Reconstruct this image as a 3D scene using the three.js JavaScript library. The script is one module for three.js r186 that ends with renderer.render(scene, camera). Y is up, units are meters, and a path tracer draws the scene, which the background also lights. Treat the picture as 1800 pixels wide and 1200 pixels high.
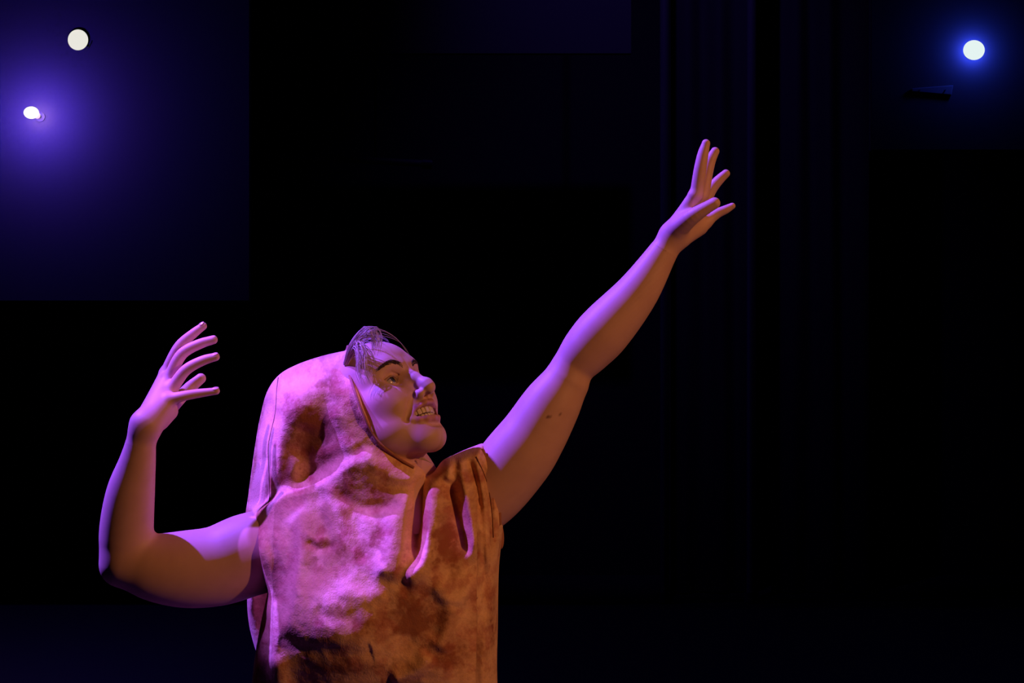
import * as THREE from 'three';
import { mergeGeometries } from 'three/addons/utils/BufferGeometryUtils.js';
import { RoundedBoxGeometry } from 'three/addons/geometries/RoundedBoxGeometry.js';

// ------------------------------------------------------------------ camera, exposure, lights
const scene = new THREE.Scene();
scene.background = new THREE.Color(0x000000);
const EYE = 1.6, DIST = 3.5, PXM = 1100;          // eye height, distance to the performer, photo pixels per metre there
const camera = new THREE.PerspectiveCamera(2 * Math.atan(600 / (PXM * DIST)) * 180 / Math.PI, 1.5, 0.05, 60);
camera.position.set(0, EYE, DIST);
camera.lookAt(0, EYE, 0);
const renderer = new THREE.WebGLRenderer({ antialias: true });
renderer.toneMapping = THREE.LinearToneMapping;
renderer.toneMappingExposure = 1.0;
renderer.shadowMap.enabled = true;

// the two lanterns that light the performer hang outside the frame; their fixtures are built further down
const KEY = { pos: [-3.1, 5.35, -0.68], aim: [-0.2, 1.42, 0.02], color: [0.175, 0.065, 1.0], power: 380, cone: 0.25 };
const FRONT = { pos: [-2.7, 5.3, 0.75], aim: [-0.265, 1.317, 0.1], color: [0.3, 0.085, 1.0], power: 165, cone: 0.0405, soft: 0.08 };
const WARM = { pos: [3.4, 3.1, 2.85], aim: [-0.1, 1.5, 0], color: [1.0, 0.385, 0.145], power: 24, cone: 0.4 };
const WASH = { pos: [0.6, 6.3, -7.6], aim: [0.8, 3.9, -9.9], color: [0.16, 0.07, 1.0], power: 8, cone: 0.45 };

// ------------------------------------------------------------------ helpers
const V = (x, y, z) => new THREE.Vector3(x, y, z);
const P = (u, v, z = 0) => V((u - 900) / PXM * (1 - z / DIST), EYE + (600 - v) / PXM * (1 - z / DIST), z);
let seed = 12345;
const rnd = () => { seed = (Math.imul(seed, 1664525) + 1013904223) >>> 0; return seed / 4294967296; };
const lerp = (a, b, t) => a + (b - a) * t, clamp = (x, a, b) => Math.min(b, Math.max(a, x));
const sstep = (a, b, x) => { const t = clamp((x - a) / (b - a), 0, 1); return t * t * (3 - 2 * t); };
const hash = (x, y, s) => { let h = Math.imul(x, 374761393) ^ Math.imul(y, 668265263) ^ Math.imul(s, 1442695041); h = Math.imul(h ^ (h >>> 13), 1274126177); return ((h ^ (h >>> 16)) >>> 0) / 4294967296; };
function vnoise(x, y, s = 0) {
  const ix = Math.floor(x), iy = Math.floor(y), fx = x - ix, fy = y - iy, a = fx * fx * (3 - 2 * fx), b = fy * fy * (3 - 2 * fy);
  return lerp(lerp(hash(ix, iy, s), hash(ix + 1, iy, s), a), lerp(hash(ix, iy + 1, s), hash(ix + 1, iy + 1, s), a), b);
}
const fbm = (x, y, s, n = 4) => { let t = 0, w = 0.5, q = 0; for (let i = 0; i < n; i++) { t += w * vnoise(x, y, s + i); q += w; x *= 2.03; y *= 2.03; w *= 0.5; } return t / q; };
const smin = (a, b, k) => { const h = Math.max(k - Math.abs(a - b), 0) / k; return Math.min(a, b) - h * h * k * 0.25; };
const smax = (a, b, k) => -smin(-a, -b, k);
const shadows = (o) => { o.traverse((m) => { if (m.isMesh) { m.castShadow = true; m.receiveShadow = true; } }); return o; };
function part(name, geometry, material, parent) { const m = new THREE.Mesh(geometry, material); m.name = name; parent.add(m); return m; }
function thing(name, label, category, group) { const g = new THREE.Group(); g.name = name; g.userData = { label, category }; if (group) g.userData.group = group; scene.add(g); return g; }
const tex = (w, h, fn, srgb) => {
  const d = new Uint8Array(w * h * 4);
  for (let y = 0; y < h; y++) for (let x = 0; x < w; x++) { const c = fn(x, y), o = (y * w + x) * 4; for (let k = 0; k < 3; k++) d[o + k] = clamp(Math.round((Array.isArray(c) ? c[k] : c) * 255), 0, 255); d[o + 3] = 255; }
  const t = new THREE.DataTexture(d, w, h); t.magFilter = THREE.LinearFilter; t.wrapS = t.wrapT = THREE.MirroredRepeatWrapping; if (srgb) t.colorSpace = THREE.SRGBColorSpace; t.needsUpdate = true; return t;
};
const toS = (c) => c <= 0.0031308 ? 12.92 * c : 1.055 * Math.pow(c, 1 / 2.4) - 0.055;

// surface nets: meshes f = 0 in a box; with sparse on, blocks far from the surface are skipped (f must then be close to a distance)
function nets(f, lo, hi, cell, { sparse = true, keep = null, normalStep = cell * 0.6, map = null } = {}) {
  const n = [0, 1, 2].map((k) => Math.ceil((hi[k] - lo[k]) / cell) + 1), [nx, ny, nz] = n, val = new Float32Array(nx * ny * nz), B = 8, at = (i, j, k) => (k * ny + j) * nx + i;
  const X = (i) => lo[0] + i * cell, Y = (j) => lo[1] + j * cell, Z = (k) => lo[2] + k * cell;
  for (let bk = 0; bk < nz; bk += B) for (let bj = 0; bj < ny; bj += B) for (let bi = 0; bi < nx; bi += B) {
    const ei = Math.min(nx, bi + B), ej = Math.min(ny, bj + B), ek = Math.min(nz, bk + B);
    let fill = null;
    if (sparse) { const c = f(X(bi + B / 2), Y(bj + B / 2), Z(bk + B / 2)); if (Math.abs(c) > cell * B * 1.15) fill = c; }
    for (let k = bk; k < ek; k++) for (let j = bj; j < ej; j++) for (let i = bi; i < ei; i++) val[at(i, j, k)] = fill ?? f(X(i), Y(j), Z(k));
  }
  const idx = new Int32Array(nx * ny * nz).fill(-1), pos = [], E = [[0, 1], [2, 3], [4, 5], [6, 7], [0, 2], [1, 3], [4, 6], [5, 7], [0, 4], [1, 5], [2, 6], [3, 7]];
  const cv = new Float32Array(8);
  for (let k = 0; k < nz - 1; k++) for (let j = 0; j < ny - 1; j++) for (let i = 0; i < nx - 1; i++) {
    let m = 0;
    for (let c = 0; c < 8; c++) { cv[c] = val[at(i + (c & 1), j + ((c >> 1) & 1), k + (c >> 2))]; if (cv[c] < 0) m |= 1 << c; }
    if (m === 0 || m === 255) continue;
    if (keep && !keep(X(i + 0.5), Y(j + 0.5), Z(k + 0.5))) continue;
    let x = 0, y = 0, z = 0, q = 0;
    for (const [a, b] of E) {
      if ((cv[a] < 0) === (cv[b] < 0)) continue;
      const t = cv[a] / (cv[a] - cv[b]);
      x += lerp(a & 1, b & 1, t); y += lerp((a >> 1) & 1, (b >> 1) & 1, t); z += lerp(a >> 2, b >> 2, t); q++;
    }
    idx[at(i, j, k)] = pos.length / 3; pos.push(X(i + x / q), Y(j + y / q), Z(k + z / q));
  }
  const tri = [];
  const quad = (a, b, c, d, flip) => { if (a < 0 || b < 0 || c < 0 || d < 0) return; if (flip) tri.push(a, c, b, a, d, c); else tri.push(a, b, c, a, c, d); };
  for (let k = 1; k < nz - 1; k++) for (let j = 1; j < ny - 1; j++) for (let i = 1; i < nx - 1; i++) {
    const a = val[at(i, j, k)] < 0;
    if (a !== (val[at(i + 1, j, k)] < 0)) quad(idx[at(i, j - 1, k - 1)], idx[at(i, j, k - 1)], idx[at(i, j, k)], idx[at(i, j - 1, k)], !a);
    if (a !== (val[at(i, j + 1, k)] < 0)) quad(idx[at(i - 1, j, k - 1)], idx[at(i - 1, j, k)], idx[at(i, j, k)], idx[at(i, j, k - 1)], !a);
    if (a !== (val[at(i, j, k + 1)] < 0)) quad(idx[at(i - 1, j - 1, k)], idx[at(i, j - 1, k)], idx[at(i, j, k)], idx[at(i - 1, j, k)], !a);
  }
  const nor = new Float32Array(pos.length), h = normalStep;
  for (let v = 0; v < pos.length; v += 3) {
    const x = pos[v], y = pos[v + 1], z = pos[v + 2];
    let a = f(x + h, y, z) - f(x - h, y, z), b = f(x, y + h, z) - f(x, y - h, z), c = f(x, y, z + h) - f(x, y, z - h); const l = Math.hypot(a, b, c) || 1;
    nor[v] = a / l; nor[v + 1] = b / l; nor[v + 2] = c / l;
  }
  const g = new THREE.BufferGeometry();
  g.setAttribute('position', new THREE.Float32BufferAttribute(pos, 3)); g.setAttribute('normal', new THREE.BufferAttribute(nor, 3)); g.setIndex(tri);
  return map ? map(g) : g;
}
// tapered capsule between two joints [x, y, z, r]
const cone = (a, b) => { const dx = b[0] - a[0], dy = b[1] - a[1], dz = b[2] - a[2], q = dx * dx + dy * dy + dz * dz || 1e-9; return (x, y, z) => { const px = x - a[0], py = y - a[1], pz = z - a[2], t = clamp((px * dx + py * dy + pz * dz) / q, 0, 1); return Math.hypot(px - t * dx, py - t * dy, pz - t * dz) - lerp(a[3], b[3], t); }; };
const ball = (c, r) => (x, y, z) => { const k0 = Math.hypot((x - c[0]) / r[0], (y - c[1]) / r[1], (z - c[2]) / r[2]), k1 = Math.hypot((x - c[0]) / (r[0] * r[0]), (y - c[1]) / (r[1] * r[1]), (z - c[2]) / (r[2] * r[2])); return k1 < 1e-9 ? -Math.min(...r) : k0 * (k0 - 1) / k1; };
const chain = (pts, k) => { const c = pts.slice(1).map((p, i) => cone(pts[i], p)); return (x, y, z) => { let d = c[0](x, y, z); for (let i = 1; i < c.length; i++) d = smin(d, c[i](x, y, z), k); return d; }; };
const J = (u, v, z, r) => { const p = P(u, v, z); return [p.x, p.y, p.z, r / PXM]; };
const joints = (list) => list.map((j) => J(...j));
// a limb: the joints and their radii run through a smooth curve first, so the outline flows
const limb = (list, n = 14) => { const p = joints(list), c = new THREE.CatmullRomCurve3(p.map((q) => V(q[0], q[1], q[2])), false, 'centripetal'), out = []; for (let i = 0; i + 1 < p.length; i++) for (let k = 0; k < n; k++) { const t = (i + k / n) / (p.length - 1), q = c.getPoint(t), a = p[Math.max(0, i - 1)][3], b = p[i][3], d = p[i + 1][3], e = p[Math.min(p.length - 1, i + 2)][3], s = k / n; out.push([q.x, q.y, q.z, 0.5 * (2 * b + (d - a) * s + (2 * a - 5 * b + 4 * d - e) * s * s + (3 * b - a - 3 * d + e) * s * s * s)]); } out.push(p[p.length - 1]); const f = out.slice(1).map((q, i) => cone(out[i], q)); return (x, y, z) => { let m = 1e9; for (const g of f) { const d = g(x, y, z); if (d < m) m = d; } return m; }; };

// ------------------------------------------------------------------ materials
const blackPaint = (r, g, b, rough = 0.9) => { const m = new THREE.MeshStandardMaterial({ roughness: rough }); m.color.setRGB(r, g, b); return m; };
const grainTex = tex(256, 256, (x, y) => 0.55 + 0.45 * fbm(x / 9, y / 9, 3, 4));
const M = {
  wall: blackPaint(0.012, 0.012, 0.013), floor: blackPaint(0.02, 0.019, 0.018, 0.7), panel: blackPaint(0.06, 0.058, 0.062, 0.95), drape: blackPaint(0.035, 0.034, 0.037, 1),
  metal: blackPaint(0.02, 0.02, 0.022, 0.5), bar: blackPaint(0.06, 0.06, 0.06, 0.6), chrome: new THREE.MeshStandardMaterial({ color: 0x8a8a90, metalness: 1, roughness: 0.35 }),
};
M.panel.bumpMap = grainTex; M.panel.bumpScale = 0.001;

// ------------------------------------------------------------------ the room: a black box theatre
function slab(name, size, at, m) {
  const o = new THREE.Mesh(new THREE.BoxGeometry(...size), m); o.name = name; o.position.set(...at); o.userData.kind = 'structure'; scene.add(o); return o;
}
slab('floor', [14.4, 0.2, 18.4], [0, -0.1, -2.5], M.floor);
slab('ceiling', [14.4, 0.2, 18.4], [0, 7.1, -2.5], M.wall);
slab('wall_back', [14, 7, 0.2], [0, 3.5, -11.6], M.wall);
slab('wall_front', [14, 7, 0.2], [0, 3.5, 6.6], M.wall);
slab('wall_left', [0.2, 7, 18.4], [-7.1, 3.5, -2.5], M.wall);
slab('wall_right', [0.2, 7, 18.4], [7.1, 3.5, -2.5], M.wall);

// ------------------------------------------------------------------ the performer
const person = thing('person', 'person in a stained hooded tunic, both bare arms raised, looking up to the right', 'person');

// head: its own frame (x to her left, y up, z forward), looking up and to the right of the photo
const YAW = 55 * Math.PI / 180, PITCH = 33 * Math.PI / 180, HS = 1.0;
const headM = new THREE.Matrix4().makeRotationY(YAW).multiply(new THREE.Matrix4().makeRotationX(-PITCH));
const headAt = P(658, 716, 0);
headM.setPosition(headAt);
headM.scale(V(HS, HS, HS));
const headInv = headM.clone().invert(), HI = headInv.elements;
const headPt = (x, y, z) => V(x, y, z).applyMatrix4(headM);
const mir = (fn) => (x, y, z) => fn(Math.abs(x), y, z);
const H = {
  skull: ball([0, 0.02, -0.018], [0.07, 0.08, 0.09]), face: ball([0, -0.012, 0.026], [0.061, 0.085, 0.06]), fore: ball([0, 0.044, 0.034], [0.058, 0.044, 0.052]),
  jaw: mir(cone([0.046, -0.055, 0.0, 0.02], [0.014, -0.096, 0.062, 0.019])), chin: ball([0, -0.098, 0.071], [0.022, 0.018, 0.02]),
  muzzle: ball([0, -0.056, 0.05], [0.038, 0.036, 0.042]), cheek: mir(ball([0.041, -0.016, 0.05], [0.027, 0.024, 0.027])), apple: mir(ball([0.037, -0.03, 0.06], [0.02, 0.02, 0.021])),
  jowl: mir(ball([0.044, -0.058, 0.03], [0.022, 0.03, 0.03])),
  brow: mir(chain([[0.01, 0.022, 0.079, 0.011], [0.03, 0.03, 0.074, 0.0115], [0.052, 0.02, 0.052, 0.012]], 0.006)),
  nose: chain([[0, 0.018, 0.079, 0.0085], [0, -0.004, 0.094, 0.0085], [0, -0.025, 0.108, 0.0095], [0, -0.031, 0.109, 0.011]], 0.008), ala: mir(ball([0.0125, -0.036, 0.096], [0.0085, 0.0085, 0.0105])),
  root: mir(cone([0.006, 0.0, 0.078, 0.008], [0.012, -0.034, 0.082, 0.011])),
  nostril: mir(ball([0.0072, -0.0435, 0.104], [0.0042, 0.0055, 0.0065])),
  socket: mir(ball([0.032, 0.004, 0.09], [0.017, 0.012, 0.018])), lid: mir(ball([0.0315, 0.004, 0.0655], [0.0152, 0.0142, 0.0145])), slit: mir(ball([0.0325, 0.003, 0.082], [0.0128, 0.006, 0.016])),
  crease: mir(chain([[0.016, 0.011, 0.08, 0.0012], [0.03, 0.0155, 0.081, 0.0012], [0.046, 0.008, 0.07, 0.0012]], 0.002)),
  lipU: mir(chain([[0, -0.0515, 0.0965, 0.0046], [0.008, -0.0505, 0.0955, 0.0048], [0.02, -0.0545, 0.0875, 0.0043], [0.031, -0.0665, 0.0745, 0.0034]], 0.004)),
  lipL: mir(chain([[0, -0.0745, 0.0915, 0.0056], [0.013, -0.0745, 0.0885, 0.0052], [0.023, -0.0725, 0.0815, 0.0042], [0.031, -0.068, 0.074, 0.0034]], 0.004)),
  mouth: ball([0, -0.063, 0.09], [0.0285, 0.0086, 0.03]), fold: mir(chain([[0.019, -0.034, 0.091, 0.0018], [0.031, -0.046, 0.0855, 0.0018], [0.041, -0.066, 0.072, 0.0012]], 0.004)),
  philtrum: ball([0, -0.046, 0.1], [0.003, 0.005, 0.004]), under: ball([0, -0.0855, 0.094], [0.018, 0.005, 0.008]),
  neck: chain([[0, -0.04, -0.03, 0.056], [0.0, -0.13, -0.045, 0.056], [0.0, -0.2, -0.06, 0.062]], 0.02),
};
function headLocal(x, y, z) {
  let d = smin(H.skull(x, y, z), H.face(x, y, z), 0.03);
  d = smin(d, H.fore(x, y, z), 0.03); d = smin(d, H.jaw(x, y, z), 0.03); d = smin(d, H.muzzle(x, y, z), 0.02); d = smin(d, H.chin(x, y, z), 0.022); d = smin(d, H.jowl(x, y, z), 0.03);
  d = smin(d, H.cheek(x, y, z), 0.025); d = smin(d, H.apple(x, y, z), 0.02); d = smin(d, H.brow(x, y, z), 0.014); d = smin(d, H.neck(x, y, z), 0.03);
  d = smax(d, -H.socket(x, y, z), 0.014);
  d = smin(d, H.root(x, y, z), 0.012); d = smin(d, H.nose(x, y, z), 0.008); d = smin(d, H.ala(x, y, z), 0.005);
  d = smax(d, -H.nostril(x, y, z), 0.003); d = smax(d, -H.fold(x, y, z), 0.009); d = smax(d, -H.under(x, y, z), 0.008);
  d = smin(d, H.lid(x, y, z), 0.004); d = smax(d, -H.crease(x, y, z), 0.003); d = smax(d, -H.slit(x, y, z), 0.0015);
  d = smin(d, H.lipU(x, y, z), 0.005); d = smin(d, H.lipL(x, y, z), 0.005);
  d = smax(d, -H.mouth(x, y, z), 0.003);
  return d;
}
const headWorld = (x, y, z) => headLocal(HI[0] * x + HI[4] * y + HI[8] * z + HI[12], HI[1] * x + HI[5] * y + HI[9] * z + HI[13], HI[2] * x + HI[6] * y + HI[10] * z + HI[14]) * HS;

// her right arm (left in the photo), bent at the elbow
const wristA = J(252, 752, 0.03, 23);
const armA = limb([[560, 960, -0.02, 60], [500, 962, -0.01, 70], [440, 974, 0, 73], [383, 994, 0.01, 70], [325, 1000, 0.02, 67], [272, 997, 0.03, 58], [224, 985, 0.035, 45]]);
const foreA = limb([[224, 985, 0.035, 45], [222, 940, 0.042, 47], [229, 870, 0.06, 42], [242, 810, 0.078, 31], [250, 765, 0.088, 24], [254, 745, 0.09, 22]]);
const tipA = cone(J(224, 985, 0.03, 34), J(204, 1000, 0.03, 20));
const fingersA = [
  [[293, 653, 0.013, 10], [316, 608, 0.017, 8.8], [340, 586, 0.021, 7.6], [357, 573, 0.021, 6.2]],
  [[299, 662, 0.033, 10.2], [320, 622, 0.041, 9], [352, 604, 0.043, 8], [375, 597, 0.043, 7]],
  [[303, 682, 0.051, 9.8], [327, 650, 0.059, 8.8], [358, 633, 0.061, 7.8], [379, 627, 0.061, 6.6]],
  [[298, 702, 0.072, 9.4], [322, 696, 0.0755, 8], [350, 691, 0.0736, 7], [380, 687, 0.073, 5.8]],
].map((f) => limb(f.map(([u, v, z, r]) => [u, v, z, r * 1.1]), 6));
const thumbA = limb([[280, 738, 0.063, 15], [308, 708, 0.0205, 12], [334, 681, -0.005, 11], [353, 665, -0.009, 9.2]], 4);
const palmA = [[[255, 748, 0.0838, 20], [290, 658, 0.015, 11]], [[256, 748, 0.0888, 20], [297, 665, 0.033, 11.5]], [[257, 748, 0.0918, 20], [300, 684, 0.049, 11.5]], [[260, 748, 0.0938, 20], [296, 704, 0.0692, 12]], [[268, 742, 0.0753, 20], [298, 722, 0.0537, 15]]].map(([a, b]) => cone(J(...a), J(...b)));
const union = (list, k) => (x, y, z) => { let d = list[0](x, y, z); for (let i = 1; i < list.length; i++) d = k ? smin(d, list[i](x, y, z), k) : Math.min(d, list[i](x, y, z)); return d; };
const handOf = (palm, fingers, thumb) => { const p = union(palm, 0.012), f = union(fingers, 0); return (x, y, z) => smin(smin(p(x, y, z), f(x, y, z), 0.007), thumb(x, y, z), 0.011); };
const handA = handOf(palmA, fingersA, thumbA);
const limbA = (x, y, z) => smin(smin(smin(armA(x, y, z), foreA(x, y, z), 0.012), tipA(x, y, z), 0.02), handA(x, y, z), 0.014);

// her left arm (right in the photo), stretched up
const wristB = J(1183, 416, -0.02, 22);
const armB = limb([[790, 905, -0.02, 58], [850, 872, -0.02, 62], [908, 806, -0.02, 63], [936, 767, -0.02, 58.5], [967, 715, -0.02, 52], [994, 672, -0.02, 42]]);
const foreB = limb([[1006, 645, -0.02, 37], [1034, 612, -0.02, 45], [1064, 579, -0.02, 47.5], [1120, 514, -0.02, 38], [1165, 444, -0.02, 26], [1183, 416, -0.02, 22]]);
const fingersB = [
  [[1225, 340, 0.004, 11], [1231, 296, 0.008, 10], [1236, 270, 0.008, 8.8], [1241, 252, 0.008, 6.8]],
  [[1235, 342, -0.016, 11], [1244, 298, -0.018, 9.6], [1250, 279, -0.018, 8.6], [1257, 266, -0.018, 7]],
  [[1240, 352, -0.034, 10], [1252, 330, -0.036, 9.2], [1265, 315, -0.036, 8], [1276, 305, -0.036, 6.8]],
  [[1243, 388, -0.05, 9.4], [1261, 375, -0.052, 8], [1276, 368, -0.052, 7], [1287, 362, -0.052, 5.4]],
].map((f) => limb(f.map(([u, v, z, r]) => [u, v, z, r * 1.1]), 6));
const thumbB = limb([[1194, 400, 0.0, 17], [1218, 380, 0.02, 14], [1242, 365, 0.028, 11], [1256, 357, 0.03, 10.2]], 4);
const palmB = [[[1183, 412, -0.018, 19], [1220, 346, 0.004, 12]], [[1184, 413, -0.02, 19], [1230, 350, -0.016, 12]], [[1186, 414, -0.024, 18], [1236, 362, -0.032, 11.5]], [[1190, 416, -0.028, 17], [1240, 390, -0.048, 11]], [[1200, 414, -0.03, 17], [1228, 400, -0.045, 14]]].map(([a, b]) => cone(J(...a), J(...b)));
const handB = handOf(palmB, fingersB, thumbB);
const limbB = (x, y, z) => smin(smin(armB(x, y, z), foreB(x, y, z), 0.008), handB(x, y, z), 0.014);

const beyond = (w, a, over) => { const d = V(a[0] - w[0], a[1] - w[1], a[2] - w[2]).normalize(); return (x, y, z) => (x - w[0]) * d.x + (y - w[1]) * d.y + (z - w[2]) * d.z > over; };
const inHandA = beyond(J(246, 790, 0.085, 1), J(290, 670, 0.07, 1), 0), inHandA2 = beyond(J(246, 790, 0.085, 1), J(290, 670, 0.07, 1), 0.006);
const inHandB = beyond(J(1166, 442, -0.02, 1), J(1220, 350, -0.02, 1), 0), inHandB2 = beyond(J(1166, 442, -0.02, 1), J(1220, 350, -0.02, 1), 0.006);
const box = (u0, v0, u1, v1, z0, z1) => { const a = P(u0, v1), b = P(u1, v0); return [[a.x, a.y, z0], [b.x, b.y, z1]]; };
const skin = [];
skin.push(nets(headWorld, ...box(510, 560, 815, 930, -0.19, 0.16), 0.00135));
skin.push(nets(limbA, ...box(195, 545, 405, 815, -0.03, 0.16), 0.0016, { keep: inHandA }));
skin.push(nets(limbB, ...box(1120, 225, 1315, 480, -0.1, 0.08), 0.0016, { keep: inHandB }));
skin.push(nets(limbA, ...box(150, 720, 580, 1110, -0.13, 0.15), 0.004, { keep: (x, y, z) => !inHandA2(x, y, z) }));
skin.push(nets(limbB, ...box(740, 380, 1240, 980, -0.13, 0.1), 0.004, { keep: (x, y, z) => !inHandB2(x, y, z) }));
// trunk and legs under the tunic
{
  const c = (u) => (u - 900) / PXM, cx = c(660);
  const trunk = [cone([cx, 1.36, -0.03, 0.1], [cx, 1.1, -0.02, 0.105]), cone([cx, 1.1, -0.02, 0.105], [cx, 0.92, -0.03, 0.14]), cone([c(520), 1.28, -0.02, 0.055], [c(800), 1.33, -0.03, 0.055]), cone([cx, 1.36, -0.04, 0.08], [headAt.x - 0.02, headAt.y - 0.1, -0.06, 0.055])];
  const legs = [-1, 1].map((s) => [cone([cx + s * 0.085, 0.9, -0.03, 0.09], [cx + s * 0.1, 0.48, -0.01, 0.058]), cone([cx + s * 0.1, 0.48, -0.01, 0.058], [cx + s * 0.105, 0.34, -0.035, 0.056]), cone([cx + s * 0.105, 0.34, -0.035, 0.056], [cx + s * 0.11, 0.08, -0.05, 0.036]), cone([cx + s * 0.11, 0.04, -0.075, 0.036], [cx + s * 0.14, 0.03, 0.11, 0.027])]);
  const f = union([...trunk, ...legs[0], ...legs[1]], 0.03), g = (x, y, z) => smax(f(x, y, z), 0.004 - y, 0.01);
  skin.push(nets(g, [cx - 0.3, -0.02, -0.25], [cx + 0.3, 1.55, 0.22], 0.011));
}
const skinTone = [0.63, 0.38, 0.28], lipTone = [0.55, 0.25, 0.2];
const moles = [[964, 732, 4.2], [983, 727, 2.2], [1107, 535, 1.8]].map(([u, v, r]) => [(u - 900) / PXM, EYE + (600 - v) / PXM, r / PXM]);
function tint(g, head) {
  const p = g.attributes.position, c = new Float32Array(p.count * 3);
  for (let i = 0; i < p.count; i++) {
    const x = p.getX(i), y = p.getY(i), z = p.getZ(i), n = 0.94 + 0.12 * fbm(x * 60, y * 60 + z * 47, 9, 3);
    let t = skinTone.map((k, q) => k * (q ? 1 - (1 - n) * 1.3 : n));
    if (head) {
      const q = V(x, y, z).applyMatrix4(headInv), l = Math.min(H.lipU(q.x, q.y, q.z), H.lipL(q.x, q.y, q.z)), w = 1 - sstep(0.0002, 0.0016, l);
      t = t.map((k, j) => lerp(k, lipTone[j], w));
      const m = 1 - sstep(0.0, 0.0012, H.mouth(q.x, q.y, q.z)); if (m > 0 && q.z < 0.088) t = t.map((k, j) => lerp(k, [0.2, 0.05, 0.04][j], m));
    } else for (const [mx, my, r] of moles) { const w = z > 0 ? 1 - sstep(r * 0.4, r, Math.hypot(x - mx, y - my)) : 0; if (w > 0) t = t.map((k, j) => lerp(k, [0.16, 0.06, 0.035][j], w)); }
    c.set(t, i * 3);
  }
  g.setAttribute('color', new THREE.BufferAttribute(c, 3));
  return g;
}
const skinMat = new THREE.MeshPhysicalMaterial({ vertexColors: true, roughness: 0.52, specularIntensity: 0.7 });
part('body', mergeGeometries(skin.map((g, i) => tint(g, i === 0))), skinMat, person);

// eyes, teeth, eyebrows
const white = new THREE.MeshPhysicalMaterial({ color: 0xc4bab2, roughness: 0.15, clearcoat: 0.6 }), irisM = new THREE.MeshPhysicalMaterial({ color: 0x3c4a4e, roughness: 0.2, clearcoat: 1 }), pupilM = new THREE.MeshStandardMaterial({ color: 0x050505, roughness: 0.2 }), toothM = new THREE.MeshPhysicalMaterial({ color: 0xe6d6b8, roughness: 0.25, clearcoat: 0.4 });
const headGroup = new THREE.Matrix4().copy(headM);
const inHead = (g) => g.applyMatrix4(headGroup);
const browM = new THREE.MeshStandardMaterial({ color: 0x3a281d, roughness: 0.8 });
const tubeOf = (pts, r, seg = 12, rad = 6) => new THREE.TubeGeometry(new THREE.CatmullRomCurve3(pts), seg, r, rad, false);
function taper(pts, r0, r1, seg = 10, rad = 5) {
  const curve = new THREE.CatmullRomCurve3(pts), g = new THREE.TubeGeometry(curve, seg, 1, rad, false), p = g.attributes.position, q = V(0, 0, 0);
  for (let i = 0; i <= seg; i++) { const t = i / seg, r = lerp(r0, r1, t); curve.getPointAt(t, q); for (let j = 0; j <= rad; j++) { const k = i * (rad + 1) + j; p.setXYZ(k, q.x + (p.getX(k) - q.x) * r, q.y + (p.getY(k) - q.y) * r, q.z + (p.getZ(k) - q.z) * r); } }
  return g;
}
const project = (x, y, z0 = 0.16, lift = 0) => { let z = z0; for (let i = 0; i < 60; i++) { const d = headLocal(x, y, z); if (d < 0.0002) break; z -= Math.max(d * 0.7, 0.0002); } return V(x, y, z + lift); };
for (const s of [-1, 1]) {
  const c = [s * 0.0315, 0.004, 0.0655], ey = part('eye', inHead(new THREE.SphereGeometry(0.0131, 32, 24).translate(...c)), white, person);
  const look = V(0.06, 0.12, 1).normalize(), turn = new THREE.Quaternion().setFromUnitVectors(V(0, 1, 0), look);
  const cap = (r, ang) => { const g = new THREE.SphereGeometry(r, 28, 10, 0, Math.PI * 2, 0, ang); g.applyQuaternion(turn); g.translate(...c); return inHead(g); };
  part('iris', cap(0.01325, 0.5), irisM, ey); part('pupil', cap(0.01335, 0.2), pupilM, ey);
  const hairs = [];
  for (let i = 0; i < 150; i++) {
    const t = rnd(), x = lerp(0.012, 0.049, t), y = 0.021 + 0.009 * Math.sin(Math.pow(t, 0.75) * 2.2) - 0.002 * t * t + (rnd() - 0.5) * lerp(0.009, 0.004, t), a = project(s * x, y, 0.16, -0.0005), b = project(s * (x + 0.006), y + lerp(0.0035, -0.001, t), 0.16, 0.0006);
    hairs.push(taper([a, a.clone().lerp(b, 0.5).add(V(0, 0, 0.0009)), b], 0.00055, 0.00015, 4, 4));
  }
  part('eyebrow', inHead(mergeGeometries(hairs)), browM, person);
  const lashes = [];
  for (let i = 0; i < 22; i++) { const t = i / 21, x = lerp(0.021, 0.0445, t), y = 0.0025 + 0.0042 * Math.sin(t * 3.0), a = V(s * x, y, 0.0655 + Math.sqrt(Math.max(0, 0.0148 ** 2 - (x - 0.0315) ** 2 - (y - 0.004) ** 2))); lashes.push(taper([a, a.clone().add(V(s * 0.001 * (t - 0.3), 0.0005, 0.003)), a.clone().add(V(s * 0.003 * (t - 0.3), 0.003, 0.0052))], 0.0003, 0.0001, 4, 4)); }
  part('eyelash', inHead(mergeGeometries(lashes)), browM, person);
}
for (const [row, y, n, w0, hgt] of [[0, -0.0598, 5, 0.0082, 0.0098], [1, -0.0688, 5, 0.006, 0.0075]]) for (const s of [-1, 1]) {
  let a = 0;
  for (let i = 0; i < n; i++) {
    const w = row ? 0.0056 + i * 0.0003 : [0.0083, 0.0066, 0.0074, 0.0068, 0.007][i], R = 0.0275, th = (a + w / 2) / R; a += w;
    const g = new RoundedBoxGeometry(w * 0.97, hgt * [1, 0.94, 1.0, 0.85, 0.8][i], 0.0052, 2, 0.0019);
    g.rotateX(row ? -0.08 : 0.1); g.rotateY(s * th); g.translate(s * R * Math.sin(th), y, 0.0625 + R * Math.cos(th) - (row ? 0.0022 : 0));
    part('tooth', inHead(g), toothM, person);
  }
}
part('gum', inHead(new THREE.SphereGeometry(0.027, 24, 16).scale(1, 0.8, 0.95).translate(0, -0.064, 0.058)), blackPaint(0.14, 0.03, 0.025, 0.4), person);

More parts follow.
